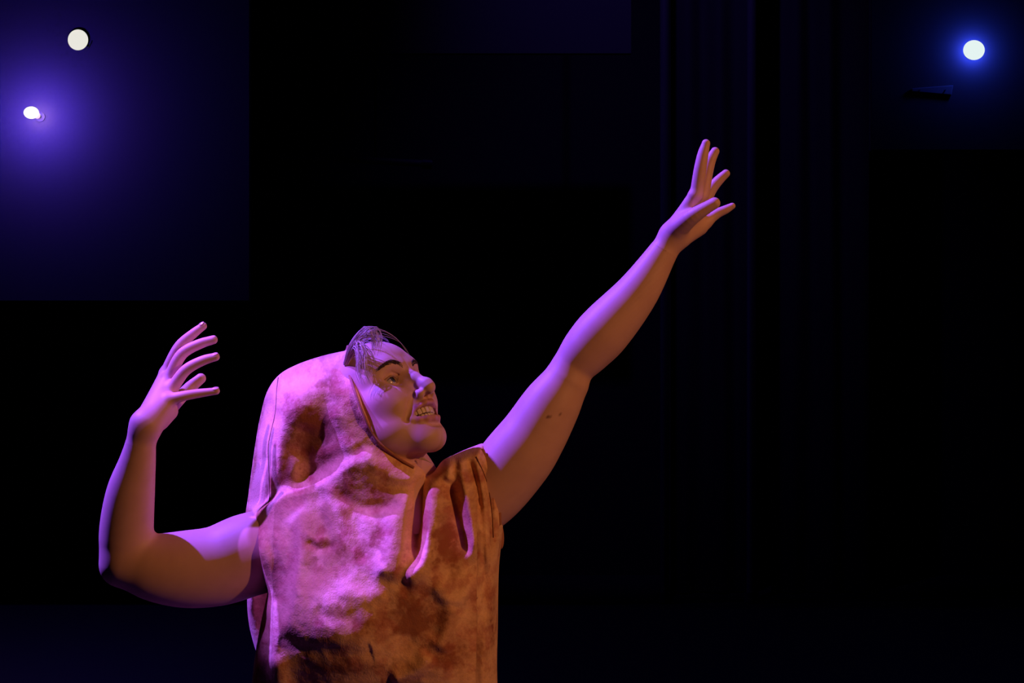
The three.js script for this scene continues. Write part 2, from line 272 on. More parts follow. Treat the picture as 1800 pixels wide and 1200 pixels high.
// ------------------------------------------------------------------ garment: hooded tunic, one cloth volume with folds, in photo-scaled units (u, v, w = z * PXM)
function tps(pts) {          // thin-plate surface through [u, v, z]
  const n = pts.length, N = n + 3, A = [], U = (a, b) => { const r = (a[0] - b[0]) ** 2 + (a[1] - b[1]) ** 2; return r < 1e-6 ? 0 : r * Math.log(r); };
  for (let i = 0; i < n; i++) A.push([...pts.map((q, j) => U(pts[i], q) + (i === j ? 300 : 0)), 1, pts[i][0], pts[i][1], pts[i][2]]);
  for (let k = 0; k < 3; k++) A.push([...pts.map((q) => (k ? q[k - 1] : 1)), 0, 0, 0, 0]);
  for (let c = 0; c < N; c++) {
    let p = c; for (let r = c + 1; r < N; r++) if (Math.abs(A[r][c]) > Math.abs(A[p][c])) p = r;
    [A[c], A[p]] = [A[p], A[c]];
    for (let r = 0; r < N; r++) if (r !== c) { const f = A[r][c] / A[c][c]; if (f) for (let k = c; k <= N; k++) A[r][k] -= f * A[c][k]; }
  }
  const w = A.map((r, i) => r[N] / r[i]);
  return (u, v) => { let s = w[n] + w[n + 1] * u + w[n + 2] * v; const q = [u, v]; for (let i = 0; i < n; i++) s += w[i] * U(q, pts[i]); return s; };
}
function segDist(pts, u, v) { let best = 1e9, t = 0, side = 0; for (let i = 0; i + 1 < pts.length; i++) { const [ax, ay] = pts[i], dx = pts[i + 1][0] - ax, dy = pts[i + 1][1] - ay, q = clamp(((u - ax) * dx + (v - ay) * dy) / (dx * dx + dy * dy), 0, 1), ex = u - ax - q * dx, ey = v - ay - q * dy, d = Math.hypot(ex, ey); if (d < best) { best = d; t = (i + q) / (pts.length - 1); side = Math.sign(dx * ey - dy * ex); } } return [best, t, side]; }
const smoothLine = (pts, n = 6) => new THREE.CatmullRomCurve3(pts.map((p) => V(p[0], p[1], 0))).getPoints((pts.length - 1) * n).map((p) => [p.x, p.y]);
const stroke = (pts, amp, wl, wr = wl, ends = 0.18) => { const line = smoothLine(pts, 4); return (u, v) => { const [d, t, s] = segDist(line, u, v), w = s > 0 ? wl : wr; if (d > 3 * w) return 0; return amp * Math.exp(-((d / w) ** 2)) * sstep(0, ends, t) * sstep(0, ends, 1 - t); }; };
function polyIn(poly, u, v) { let c = false; for (let i = 0, j = poly.length - 1; i < poly.length; j = i++) if ((poly[i][1] > v) !== (poly[j][1] > v) && u < (poly[j][0] - poly[i][0]) * (v - poly[i][1]) / (poly[j][1] - poly[i][1]) + poly[i][0]) c = !c; return c; }
const sdPoly = (poly, u, v) => { const d = segDist([...poly, poly[0]], u, v)[0]; return polyIn(poly, u, v) ? d : -d; };

const openingCurve = [[612, 607], [619, 630], [630, 660], [642, 690], [655, 722], [672, 757], [684, 772], [697, 783], [716, 798], [738, 812]];
const hoodShape = [...smoothLine([[738, 812], [716, 798], [697, 783], [672, 757], [655, 722], [642, 690], [630, 660], [619, 630], [610, 611]]), ...smoothLine([[604, 616], [560, 626], [512, 643], [484, 660], [464, 688], [450, 738], [441, 790], [434, 840], [428, 885], [424, 912]]), [450, 940], [560, 960], [700, 900], [745, 840]];
const tunicShape = [...smoothLine([[440, 897], [452, 940], [464, 1000], [471, 1034]]), ...smoothLine([[470, 1040], [458, 1090], [449, 1140], [441, 1200], [428, 1400], [415, 1760]]), [650, 1772], [905, 1760], ...smoothLine([[905, 1755], [892, 1450], [874, 1200], [875, 1100], [877, 1000], [884, 925], [882, 880], [872, 830], [850, 781]]), ...smoothLine([[846, 781], [820, 791], [800, 800], [776, 812], [763, 828], [752, 832]]), ...smoothLine([[744, 822], [712, 814], [685, 799], [664, 784]]), ...smoothLine([[648, 780], [610, 795], [560, 828], [500, 860], [445, 893]])];
const capeShape = [...smoothLine([[438, 850], [431, 900], [424, 960], [418, 1050], [420, 1105], [430, 1150], [441, 1180]]), [500, 1230], [700, 1230], [760, 1000], [700, 860]];
const hoodZ = tps([[612, 612, 0.0], [630, 655, 0.05], [642, 690, 0.078], [672, 757, 0.088], [700, 785, 0.08], [737, 812, 0.062], [580, 632, 0.02], [588, 700, 0.068], [596, 760, 0.07], [560, 750, 0.062], [545, 800, 0.052], [515, 700, 0.05], [492, 800, 0.034], [520, 850, 0.036], [483, 680, 0.0], [482, 760, 0.018], [478, 850, 0.02], [458, 720, -0.05], [452, 820, -0.035], [440, 890, -0.03], [600, 830, 0.06], [680, 820, 0.08], [520, 655, 0.0], [620, 795, 0.085], [625, 730, 0.084], [560, 900, 0.04], [480, 920, 0.0], [700, 880, 0.06]]);
const tunicZ = tps([[450, 910, 0.03], [465, 960, 0.075], [478, 1030, 0.07], [470, 1100, 0.078], [460, 1190, 0.08], [492, 1150, 0.108], [500, 885, 0.06], [520, 950, 0.095], [520, 1040, 0.118], [515, 1095, 0.122], [525, 1140, 0.116], [530, 1190, 0.09],
  [560, 850, 0.075], [610, 815, 0.088], [600, 900, 0.102], [600, 1000, 0.135], [590, 1100, 0.156], [600, 1140, 0.138], [600, 1190, 0.115], [660, 800, 0.092], [660, 850, 0.094], [660, 900, 0.108], [660, 1000, 0.143], [640, 1108, 0.158], [655, 1145, 0.138], [660, 1190, 0.118],
  [715, 815, 0.08], [700, 850, 0.092], [710, 1000, 0.145], [740, 900, 0.1], [740, 1060, 0.13], [730, 1110, 0.12], [745, 1150, 0.125], [740, 1195, 0.108], [800, 820, 0.05], [800, 900, 0.085], [800, 1000, 0.118], [800, 1100, 0.112], [800, 1190, 0.1], [850, 820, 0.04], [860, 900, 0.05], [862, 1000, 0.06], [862, 1100, 0.06], [862, 1190, 0.06],
  [440, 1400, 0.05], [650, 1400, 0.11], [870, 1400, 0.05], [640, 1750, 0.12], [450, 1750, 0.05], [870, 1750, 0.05]]);
const hoodFolds = [
  stroke([[606, 660], [599, 700], [600, 735], [612, 775], [628, 800]], 0.007, 12, 28), stroke([[582, 690], [578, 740], [592, 790]], -0.003, 20, 16), stroke([[484, 655], [484, 720], [471, 785], [473, 830], [475, 890]], -0.004, 5, 5, 0.05),
  stroke([[585, 650], [535, 705], [492, 790], [482, 850]], 0.006, 26, 24), stroke([[470, 700], [456, 790], [450, 870]], 0.005, 12), stroke([[575, 860], [540, 800], [550, 740]], -0.008, 20), stroke([[510, 700], [500, 760], [495, 850]], 0.004, 10), stroke([[530, 790], [515, 850], [500, 890]], 0.006, 12),
  stroke([[450, 815], [468, 800]], -0.003, 8), stroke([[620, 660], [640, 710], [662, 755]], 0.003, 12),
];
const tunicFolds = [
  stroke([[745, 818], [741, 860], [738, 920], [736, 985]], -0.034, 12, 11, 0.22), stroke([[720, 845], [716, 900], [708, 960], [695, 1010]], 0.014, 26, 12), stroke([[768, 832], [764, 880], [757, 930], [752, 965], [738, 990], [712, 1003]], 0.017, 12, 19, 0.14),
  stroke([[792, 835], [803, 890], [814, 930], [822, 970]], -0.02, 14, 11), stroke([[806, 798], [818, 845], [828, 885], [836, 930], [834, 985]], 0.018, 12, 10), stroke([[788, 800], [793, 815], [788, 845]], 0.012, 8), stroke([[800, 800], [803, 825]], -0.01, 6),
  stroke([[845, 795], [858, 850], [865, 910], [868, 985]], -0.01, 6, 6), stroke([[834, 795], [849, 850], [857, 920], [860, 1010]], 0.007, 7), stroke([[838, 850], [846, 930], [852, 1000], [856, 1060]], -0.005, 5), stroke([[824, 800], [838, 850], [846, 900]], -0.007, 5),
  stroke([[766, 1003], [782, 1030], [800, 1042], [820, 1030], [836, 985]], 0.008, 12, 14), stroke([[785, 905], [796, 950], [800, 1010]], -0.008, 18), stroke([[800, 1045], [790, 1090], [775, 1130]], 0.009, 16, 12), stroke([[700, 1030], [730, 1014], [765, 1035], [770, 1080], [760, 1110]], -0.004, 24),
  stroke([[535, 870], [541, 950], [536, 1010], [525, 1060], [508, 1105]], 0.007, 12, 16), stroke([[575, 845], [570, 890], [585, 930], [600, 960]], -0.004, 14), stroke([[690, 880], [695, 940], [670, 1010]], 0.007, 14), stroke([[590, 850], [630, 880], [690, 880], [735, 850]], -0.006, 13), stroke([[545, 925], [565, 938], [590, 935]], 0.003, 6), stroke([[548, 940], [572, 953], [600, 946]], -0.003, 6),
  stroke([[500, 1112], [560, 1120], [640, 1127], [665, 1122]], -0.005, 14, 16, 0.05), stroke([[690, 1175], [735, 1160], [765, 1130]], 0.012, 12, 16), stroke([[600, 1010], [650, 1030], [690, 1020]], 0.004, 16), stroke([[560, 1050], [610, 1065], [650, 1060]], -0.004, 14), stroke([[480, 930], [500, 1000], [498, 1060]], -0.004, 8), stroke([[620, 880], [640, 930], [650, 980]], -0.004, 14),
  stroke([[470, 1060], [480, 1120], [470, 1200]], -0.006, 9), stroke([[500, 1130], [505, 1200], [500, 1300]], 0.009, 14), stroke([[860, 1060], [850, 1150], [858, 1300]], 0.008, 9), stroke([[600, 1200], [590, 1450], [600, 1740]], 0.02, 22), stroke([[720, 1200], [740, 1450], [730, 1740]], 0.02, 22), stroke([[800, 1200], [820, 1450], [815, 1740]], 0.018, 20), stroke([[520, 1250], [500, 1500], [500, 1740]], 0.018, 20),
];
const rumple = (u, v) => 0.006 * (fbm(u / 46, v / 46, 21, 3) - 0.5) + 0.0016 * (fbm(u / 9, v / 9, 33, 3) - 0.5);
const C = 3.2, U0 = 396, V0 = 590, NU = Math.ceil((916 - U0) / C) + 2, NV = Math.ceil((1790 - V0) / C) + 2;
function layer(shape, zf, folds, zm, back, R, relief = 1) {
  const a = new Float32Array(NU * NV), h = new Float32Array(NU * NV), m = new Float32Array(NU * NV), r = new Float32Array(NU * NV);
  for (let j = 0; j < NV; j++) for (let i = 0; i < NU; i++) {
    const u = U0 + i * C, v = V0 + j * C, o = j * NU + i, d = sdPoly(shape, u, v);
    r[o] = R(u, v); a[o] = Math.max(0, r[o] - d); m[o] = zm(u, v) * PXM;
    let z = zf(u, v); if (d > -30) for (const f of folds) z += f(u, v);
    h[o] = Math.max(8, (z + relief * rumple(u, v)) * PXM - m[o]);
  }
  const bk = back * PXM;
  const look = (arr, i, j, fu, fv) => { const o = j * NU + i; return lerp(lerp(arr[o], arr[o + 1], fu), lerp(arr[o + NU], arr[o + NU + 1], fu), fv); };
  return (u, v, w) => {
    const x = clamp((u - U0) / C, 0, NU - 1.001), y = clamp((v - V0) / C, 0, NV - 1.001), i = Math.floor(x), j = Math.floor(y), fu = x - i, fv = y - j;
    const A = look(a, i, j, fu, fv), rr = look(r, i, j, fu, fv), b = w - look(m, i, j, fu, fv), hh = b > 0 ? look(h, i, j, fu, fv) : bk;
    return (Math.hypot(A / rr, b / hh) - 1) * Math.min(rr, hh);
  };
}
const hoodLayer = layer(hoodShape, hoodZ, hoodFolds, () => -0.05, 0.11, (u, v) => { const [d] = segDist(openingCurve, u, v); return lerp(9, 46, sstep(6, 60, d)); });
const tunicLayer = layer(tunicShape, tunicZ, tunicFolds, () => -0.03, 0.11, (u, v) => lerp(lerp(lerp(12, 26, sstep(490, 560, u)), 16, sstep(740, 775, u)), lerp(30, 24, sstep(600, 800, u)), sstep(1000, 1110, v)));
const capeLayer = layer(capeShape, () => -0.085, [stroke([[430, 900], [428, 1000], [432, 1100]], 0.01, 10)], () => -0.13, 0.03, () => 22);
const cloth = (u, v, w) => smin(smin(hoodLayer(u, v, w), tunicLayer(u, v, w), 16), capeLayer(u, v, w), 8);
const clothUV = (g) => {
  const p = g.attributes.position, n = g.attributes.normal, uv = new Float32Array(p.count * 2);
  for (let i = 0; i < p.count; i++) {
    const u = p.getX(i), v = p.getY(i), w = p.getZ(i);
    uv[i * 2] = (u - 400 + w * 0.35 * (u > 650 ? -1 : 1) * (u > 840 || u < 490 ? 1 : 0)) / 600; uv[i * 2 + 1] = (v - 580) / 640;
    p.setXYZ(i, (u - 900) / PXM, EYE + (600 - v) / PXM, w / PXM); n.setXYZ(i, n.getX(i), -n.getY(i), n.getZ(i));
  }
  g.setAttribute('uv', new THREE.BufferAttribute(uv, 2));
  const t = g.index.array; for (let i = 0; i < t.length; i += 3) { const a = t[i]; t[i] = t[i + 1]; t[i + 1] = a; }
  return g;
};
// dye of the cloth: peach suede with hand-dyed brown and red stains (photo coordinates of each stain)
const stains = [[560, 745, 42, 60, 0.6], [585, 690, 26, 30, 0.7], [540, 830, 60, 40, 0.45], [625, 715, 14, 18, 0.55], [520, 690, 20, 12, 0.3], [575, 655, 40, 12, 0.3], [640, 840, 60, 30, 0.45], [680, 850, 60, 30, 0.35], [480, 960, 18, 26, 0.3], [560, 915, 26, 20, 0.4], [620, 955, 40, 22, 0.5], [670, 930, 30, 24, 0.45], [600, 1075, 50, 22, 0.42], [650, 1085, 36, 20, 0.4], [785, 945, 22, 40, 0.7], [745, 1065, 40, 46, 0.75], [800, 1130, 40, 36, 0.6], [850, 1080, 16, 60, 0.45], [500, 1150, 40, 36, 0.35], [620, 1150, 80, 18, 0.5], [560, 1190, 60, 20, 0.35], [690, 1190, 50, 16, 0.45], [840, 860, 20, 60, 0.35], [455, 700, 14, 30, 0.12], [470, 1120, 14, 40, 0.5]];
const TW = 900, TH = 960;
const dye = (u, v) => {
  let s = 0;
  for (const [cu, cv, ru, rv, k] of stains) { const q = ((u - cu) / ru) ** 2 + ((v - cv) / rv) ** 2; if (q < 5) s = Math.max(s, 1.25 * k * Math.exp(-q * 0.8)); }
  const n = fbm(u / 60, v / 60, 5, 5), m = fbm(u / 16, v / 16, 15, 4), f = fbm(u / 4.5, v / 4.5, 25, 3);
  const h = fbm(u / 26 + 3 * m, v / 26, 45, 5), w = fbm(u / 2.2, v / 2.2, 65, 2);
  return clamp(s * (0.45 + 1.1 * m) + 0.32 * sstep(0.46, 0.66, n * 0.7 + m * 0.3) + 0.28 * sstep(0.48, 0.72, h) + (f - 0.5) * 0.5 * (0.35 + s) + (w - 0.5) * 0.16, 0, 1);
};
const clothMap = tex(TW, TH, (x, y) => {
  const u = 400 + (x + 0.5) / TW * 600, v = 580 + (y + 0.5) / TH * 640, d = u < 486 - Math.max(0, (v - 700) * 0.13) && v < 900 ? 0.25 * dye(u, v) : dye(u, v), r = sstep(0.46, 0.68, fbm(u / 22, v / 22, 55, 5));
  const base = [0.9, 0.56, 0.29], brown = [0.32, 0.1, 0.035], red = [0.58, 0.15, 0.1];
  return base.map((b, k) => toS(lerp(lerp(b, red[k], r * 0.75 * (0.3 + d)), brown[k], d * 0.92)));
}, true);
const clothBump = tex(512, 512, (x, y) => 0.5 + 0.5 * (fbm(x / 5, y / 5, 71, 4) - 0.5) + 0.4 * (fbm(x / 22, y / 22, 77, 3) - 0.5));
clothBump.repeat.set(3, 3);
const clothMat = new THREE.MeshPhysicalMaterial({ map: clothMap, bumpMap: clothBump, bumpScale: 0.0009, roughness: 0.92, sheen: 0.25, sheenColor: new THREE.Color(0.9, 0.75, 0.65), sheenRoughness: 0.6 });
const tunic = part('hooded_tunic', nets(cloth, [400, 594, -200], [914, 1786, 260], 3.4, { sparse: false, normalStep: 1.8, map: clothUV }), clothMat, person);

// hems and seams follow the cloth: drop each point of a line on to the front of the cloth
const drop = (u, v, lift) => { let w = 300; for (let i = 0; i < 400; i++) { const d = cloth(u, v, w); if (d < 0.3) break; w -= Math.max(d * 0.5, 0.4); if (w < -120) break; } return V((u - 900) / PXM, EYE + (600 - v) / PXM, (w + lift) / PXM); };
const hemMat = new THREE.MeshStandardMaterial({ roughness: 0.9 }); hemMat.color.setRGB(0.48, 0.2, 0.11); hemMat.bumpMap = clothBump; hemMat.bumpScale = 0.0008;
const seamMat = new THREE.MeshStandardMaterial({ roughness: 1 }); seamMat.color.setRGB(0.22, 0.09, 0.05);
const onCloth = (pts, lift, dense = 5) => smoothLine(pts, dense).map(([u, v]) => drop(u, v, lift));
{
  const band = (off, r, lift) => tubeOf(openingCurve.map(([u, v], i) => { const [pu, pv] = openingCurve[Math.max(0, i - 1)], [nu, nv] = openingCurve[Math.min(openingCurve.length - 1, i + 1)], l = Math.hypot(nu - pu, nv - pv); return drop(u - 4 - (nv - pv) / l * off, v + (nu - pu) / l * off, lift); }), r / PXM, 60, 8);
  part('hood_band', mergeGeometries([band(0, 3.2, 0.5), band(6, 2.4, 0)]), hemMat, tunic);
  part('hood_seam', tubeOf(onCloth([[485, 664], [485, 720], [472, 785], [474, 830], [476, 880]], 0.2), 0.9 / PXM, 80, 6), seamMat, tunic);
  part('sleeve_hem', tubeOf(onCloth([[445, 902], [455, 940], [467, 1000], [474, 1030]], 0), 3 / PXM, 40, 8), clothMat, tunic);
  part('sleeve_hem', tubeOf(onCloth([[848, 788], [868, 832], [877, 880], [879, 920]], 0), 3 / PXM, 40, 8), hemMat, tunic);
  part('shoulder_seam', tubeOf(onCloth([[838, 800], [855, 840], [864, 885], [868, 940]], 0.2), 1 / PXM, 40, 6), seamMat, tunic);
}
part('cloth_tab', new THREE.SphereGeometry(1, 20, 14).scale(7 / PXM, 25 / PXM, 5 / PXM).rotateZ(0.08).translate(...P(879, 940, -0.04).toArray()), hemMat, tunic);
// hair: a blonde forelock over the edge of the hood, with a strand down the temple
{
  const hair = [], hm = new THREE.MeshPhysicalMaterial({ vertexColors: true, roughness: 0.45, sheen: 0.3, sheenColor: new THREE.Color(1, 0.9, 0.8) }); hm.color.setRGB(0.72, 0.56, 0.42);
  const lock = (n, pts, spread, r, zs) => { for (let i = 0; i < n; i++) { const a = rnd() - 0.5, b = rnd() - 0.5, q = rnd(), rr = r * (0.6 + 0.9 * rnd()); hair.push(taper(pts.map(([u, v, z], k) => { const t = k / (pts.length - 1), s = spread * (0.3 + 0.8 * Math.sin(t * 2.4) + 0.5 * t * t); return P(u + a * s + (rnd() - 0.5) * 2, v + b * s + (rnd() - 0.5) * 2, z + zs * (q - 0.5)); }), rr / PXM, rr * 0.2 / PXM, 16, 5)); } };
  lock(60, [[606, 640, 0.03], [618, 612, 0.055], [636, 590, 0.07], [652, 582, 0.072], [662, 592, 0.072], [660, 614, 0.076]], 15, 0.7, 0.03);
  lock(60, [[608, 642, 0.04], [620, 616, 0.065], [630, 606, 0.08], [636, 624, 0.09], [636, 650, 0.092], [643, 668, 0.092]], 15, 0.7, 0.014);
  lock(24, [[612, 630, 0.05], [636, 608, 0.075], [650, 622, 0.087], [656, 645, 0.085], [648, 660, 0.092]], 11, 0.5, 0.012);
  lock(14, [[604, 645, 0.0], [620, 614, 0.0], [645, 598, 0.0], [662, 600, 0.02], [676, 608, 0.03]], 16, 0.5, 0.04);
  for (let i = 0; i < 7; i++) { const a = rnd() * 18; hair.push(taper([P(628, 602, 0.04), P(655 + a * 0.5, 574 + a, 0.04), P(690 + a, 588 + a, 0.03), P(715 + a * 0.7, 618 + a, 0.03)], 0.25 / PXM, 0.1 / PXM, 14, 4)); }
  for (let i = 0; i < 10; i++) { const a = rnd() * 16; hair.push(taper([P(736, 806, 0.05), P(744 + a * 0.3, 802 + a * 0.5, 0.05), P(746 + a, 806 + a * 0.6, 0.05)], 0.35 / PXM, 0.1 / PXM, 6, 4)); }
  for (const g of hair) { const k = 0.45 + 0.75 * rnd(), c = new Float32Array(g.attributes.position.count * 3).fill(k); g.setAttribute('color', new THREE.BufferAttribute(c, 3)); }
  part('hair', mergeGeometries(hair), hm, person).userData.kind = 'stuff';
}
// fingernails of her right hand, on the backs of the fingertips
const nailM = new THREE.MeshPhysicalMaterial({ roughness: 0.25, clearcoat: 0.5 }); nailM.color.setRGB(0.68, 0.42, 0.34);
for (const [a, b] of [[[340, 586, 0.021], [357, 573, 0.021]], [[352, 604, 0.043], [375, 597, 0.043]], [[358, 633, 0.061], [379, 627, 0.061]], [[350, 691, 0.073], [380, 687, 0.073]]]) {
  const p = P(...a), q = P(...b), d = q.clone().sub(p).normalize(), n = V(-0.45, 0.75, 0.45); n.addScaledVector(d, -n.dot(d)).normalize();
  const m = new THREE.Matrix4().makeBasis(d.clone().cross(n), d, n).setPosition(q.clone().addScaledVector(d, -0.0005).addScaledVector(n, 0.005));
  part('fingernail', new THREE.SphereGeometry(1, 16, 10).scale(0.0046, 0.0058, 0.0016).applyMatrix4(m), nailM, person);
}
shadows(person);

// ------------------------------------------------------------------ hanging masking panels and drapes behind
const at = (u, v, z) => P(u, v, z);
function hangingPanel(label, u0, u1, v0, v1, z, thick = 0.06) {
  const a = at(u0, v1, z), b = at(u1, v0, z), g = thing('masking_panel', label, 'panel', 'black masking panels hung above the stage');
  g.position.set((a.x + b.x) / 2, a.y, z);
  const w = b.x - a.x, h = b.y - a.y;
  part('board', new RoundedBoxGeometry(w, h, thick, 2, 0.008).translate(0, h / 2, -thick / 2), M.panel, g);
  for (const s of [-0.35, 0.35]) part('hanger', new THREE.CylinderGeometry(0.008, 0.008, 7 - b.y, 8).translate(w * s, h + (7 - b.y) / 2, -thick / 2), M.metal, g);
  return shadows(g);
}
hangingPanel('wide black masking panel behind the two lamps at upper left', -260, 440, -120, 530, -9.4).name = 'masking_panel';
hangingPanel('small black masking panel behind the blue-rimmed lamp at upper right', 1530, 1960, -120, 265, -9.4).name = 'masking_panel_001';
hangingPanel('dim bluish masking panel at the top centre, ending above the raised hand', 600, 1110, -120, 95, -9.9).name = 'masking_panel_002';
function drape(name, label, u0, u1, z, yTop) {
  const a = at(u0, 600, z).x, b = at(u1, 600, z).x, w = b - a, n = Math.max(24, Math.round(w / 0.02)), shape = [], g = new THREE.PlaneGeometry(w, yTop, n, 24), p = g.attributes.position;
  for (let i = 0; i < p.count; i++) { const x = p.getX(i); p.setZ(i, 0.05 * Math.sin(x * 2 * Math.PI / 0.24 + 0.6 * Math.sin(x * 5)) + 0.012 * Math.sin(x * 41 + p.getY(i))); }
  g.computeVertexNormals();
  const bk = g.clone(); bk.translate(0, 0, -0.004); bk.index.array.reverse(); bk.computeVertexNormals();
  const t = thing(name, label, 'curtain', 'black stage drapes'); t.position.set((a + b) / 2, 0.01, z);
  part('cloth', mergeGeometries([g, bk]).translate(0, yTop / 2, 0), M.drape, t);
  part('track', new THREE.BoxGeometry(w, 0.04, 0.04).translate(0, yTop + 0.02, 0), M.metal, t);
  for (const s of [-0.4, 0.4]) part('hanger', new THREE.CylinderGeometry(0.006, 0.006, 7 - yTop - 0.05, 6).translate(w * s, (7 + yTop) / 2 + 0.015, 0), M.metal, t);
  return shadows(t);
}
drape('stage_drape', 'pleated black drape behind the raised hand, between two upright pipes', 1180, 1322, -10.4, 6.2);
drape('stage_drape_001', 'pleated black drape to the right of the upright pipes', 1358, 1526, -10.4, 6.2);
function pipe(name, label, a, b, r, hung = false) {
  const d = b.clone().sub(a), t = thing(name, label, 'pipe'); t.position.copy(a); t.quaternion.setFromUnitVectors(V(0, 1, 0), d.clone().normalize());
  part('tube', new THREE.CylinderGeometry(r, r, d.length(), 16).translate(0, d.length() / 2, 0), M.bar, t);
  if (hung) for (const k of [0.15, 0.85]) { const p = a.clone().addScaledVector(d, k); part('hanger', new THREE.CylinderGeometry(0.008, 0.008, 7 - p.y, 8).translate(p.x - a.x, (7 + p.y) / 2 - a.y, p.z - a.z).applyQuaternion(t.quaternion.clone().invert()), M.metal, t); }
  for (const k of [0.001, 0.999]) part('collar', new THREE.CylinderGeometry(r * 1.5, r * 1.5, 0.06, 16).translate(0, 0.03 + k * (d.length() - 0.06), 0), M.metal, t);
  return shadows(t);
}
{
  const x1 = at(1168, 600, -9.9).x, x2 = at(1321, 600, -9.9).x;
  pipe('upright_pipe', 'dim upright pipe left of the raised fingertips', V(x1, 0, -9.9), V(x1, 7, -9.9), 0.03);
  pipe('upright_pipe_001', 'dim upright pipe right of the raised fingertips', V(x2, 0, -9.9), V(x2, 7, -9.9), 0.03);
}

{
  const a = at(430, 250, -10.2), b = at(760, 288, -10.2);
  pipe('lighting_bar', 'dim sloping bar that runs right from the wide masking panel', V(a.x - 1.2, a.y, a.z), V(b.x, b.y, b.z), 0.022, true);
  const t = thing('ledge', 'narrow ledge on the panel, below left of the blue-rimmed lamp', 'ledge'), p = at(1640, 160, -9.4); t.position.copy(p);
  const sh = new THREE.Shape([[-0.12, 0.0], [0.105, -0.02], [0.115, 0.03], [-0.12, 0.012]].map(([x, y]) => new THREE.Vector2(x, y)));
  part('board', new THREE.ExtrudeGeometry(sh, { depth: 0.004, bevelSize: 0.003, bevelThickness: 0.002, bevelSegments: 2 }).translate(0, 0, 0.002), blackPaint(0.16, 0.16, 0.17), t);
  for (const x of [-0.08, 0.07]) part('screw', new THREE.CylinderGeometry(0.004, 0.004, 0.006, 12).rotateX(Math.PI / 2).translate(x, 0.004, 0.009), M.metal, t);
  shadows(t);
}
// ------------------------------------------------------------------ lamps
const glow = (r, g, b, k) => { const m = new THREE.MeshStandardMaterial({ color: 0x000000, roughness: 0.4 }); m.emissive.setRGB(r, g, b); m.emissiveIntensity = k; return m; };
// a lantern: can, lens, front ring, yoke, clamp; built along +z, base at the middle of the lens, turned to face a point
function lantern(name, label, pos, aim, { r = 0.06, len = 0.28, lens, light, group, hang = 0.2 }) {
  const t = thing(name, label, 'stage lamp', group || 'stage lamps'), p = V(...pos), q = V(...aim);
  t.position.copy(p);
  const turn = new THREE.Quaternion().setFromRotationMatrix(new THREE.Matrix4().lookAt(q, p, V(0, 1, 0)));
  const T = (g) => g.applyQuaternion(turn);
  part('housing', T(new THREE.LatheGeometry([[0.001, -len], [r * 0.6, -len], [r * 0.85, -len * 0.85], [r * 1.12, -len * 0.5], [r * 1.14, 0.0], [r * 1.06, 0.0], [r * 1.02, -0.015], [r * 0.9, -0.03], [0.001, -0.03]].map(([a, b]) => new THREE.Vector2(a, b)), 40).rotateX(Math.PI / 2)), M.metal, t);
  part('lens', T(new THREE.SphereGeometry(r * 2, 32, 8, 0, Math.PI * 2, 0, Math.asin(0.5)).translate(0, -r * 2 * Math.cos(Math.asin(0.5)), 0).rotateX(Math.PI / 2).scale(1, 1, 0.5).translate(0, 0, -0.012)), lens, t);
  part('front_ring', T(new THREE.TorusGeometry(r * 1.13, r * 0.05, 10, 48).translate(0, 0, 0.002)), M.chrome, t);
  const y = hang, yk = new THREE.CatmullRomCurve3([V(-r * 1.35, 0, -len * 0.4), V(-r * 1.4, y * 0.5, -len * 0.4), V(-r * 1.1, y * 0.85, -len * 0.4), V(0, y * 0.9, -len * 0.4), V(r * 1.1, y * 0.85, -len * 0.4), V(r * 1.4, y * 0.5, -len * 0.4), V(r * 1.35, 0, -len * 0.4)]);
  const yaw = new THREE.Quaternion().setFromAxisAngle(V(0, 1, 0), Math.atan2(q.x - p.x, q.z - p.z));
  const mid = V(0, 0, -len * 0.4).applyQuaternion(turn), local = V(0, 0, -len * 0.4).applyQuaternion(yaw), off = mid.clone().sub(local);
  part('yoke', new THREE.TubeGeometry(yk, 40, 0.008, 8).applyQuaternion(yaw).translate(off.x, off.y, off.z), M.metal, t);
  part('clamp', new THREE.CylinderGeometry(0.02, 0.02, 0.09, 16).translate(mid.x, mid.y + y * 0.9 + 0.04, mid.z), M.metal, t);
  const top = p.y + mid.y + y * 0.9 + 0.08;
  part('drop_pipe', new THREE.CylinderGeometry(0.017, 0.017, 7 - top, 12).translate(mid.x, mid.y + y * 0.9 + 0.08 + (7 - top) / 2, mid.z), M.metal, t);
  if (light) {
    const d = q.clone().sub(p).normalize(), s = new THREE.SpotLight(0xffffff, light.power, 0, light.cone, light.soft ?? 0.25, 2);
    s.color.setRGB(...light.color); s.position.copy(d.clone().multiplyScalar(0.03)); s.target.position.copy(d.clone().multiplyScalar(3)); s.castShadow = true; s.shadow.radius = light.radius ?? 2.5; s.name = 'beam'; t.add(s, s.target);
    s.shadow.mapSize.set(2048, 2048);
  }
  return shadows(t);
}
const stage = [-0.15, 1.5, 0];
lantern('stage_lamp_001', 'violet key lamp out of view above left of the performer', KEY.pos, KEY.aim, { r: 0.08, lens: glow(...KEY.color, 3), light: { ...KEY, radius: 2.6 }, hang: 0.22 });
lantern('stage_lamp_006', 'violet framed spot out of view in front of the stage, high left', FRONT.pos, FRONT.aim, { r: 0.07, lens: glow(...FRONT.color, 2), light: { ...FRONT, radius: 2 }, hang: 0.22 });
lantern('stage_lamp_002', 'amber lamp out of view to the right of the camera', WARM.pos, WARM.aim, { r: 0.08, lens: glow(...WARM.color, 2), light: { ...WARM, radius: 4 }, hang: 0.22 });
lantern('stage_lamp_003', 'blue wash lamp out of view above the hanging panels', WASH.pos, WASH.aim, { r: 0.08, lens: glow(...WASH.color, 1), light: { ...WASH, soft: 1 }, hang: 0.22 });
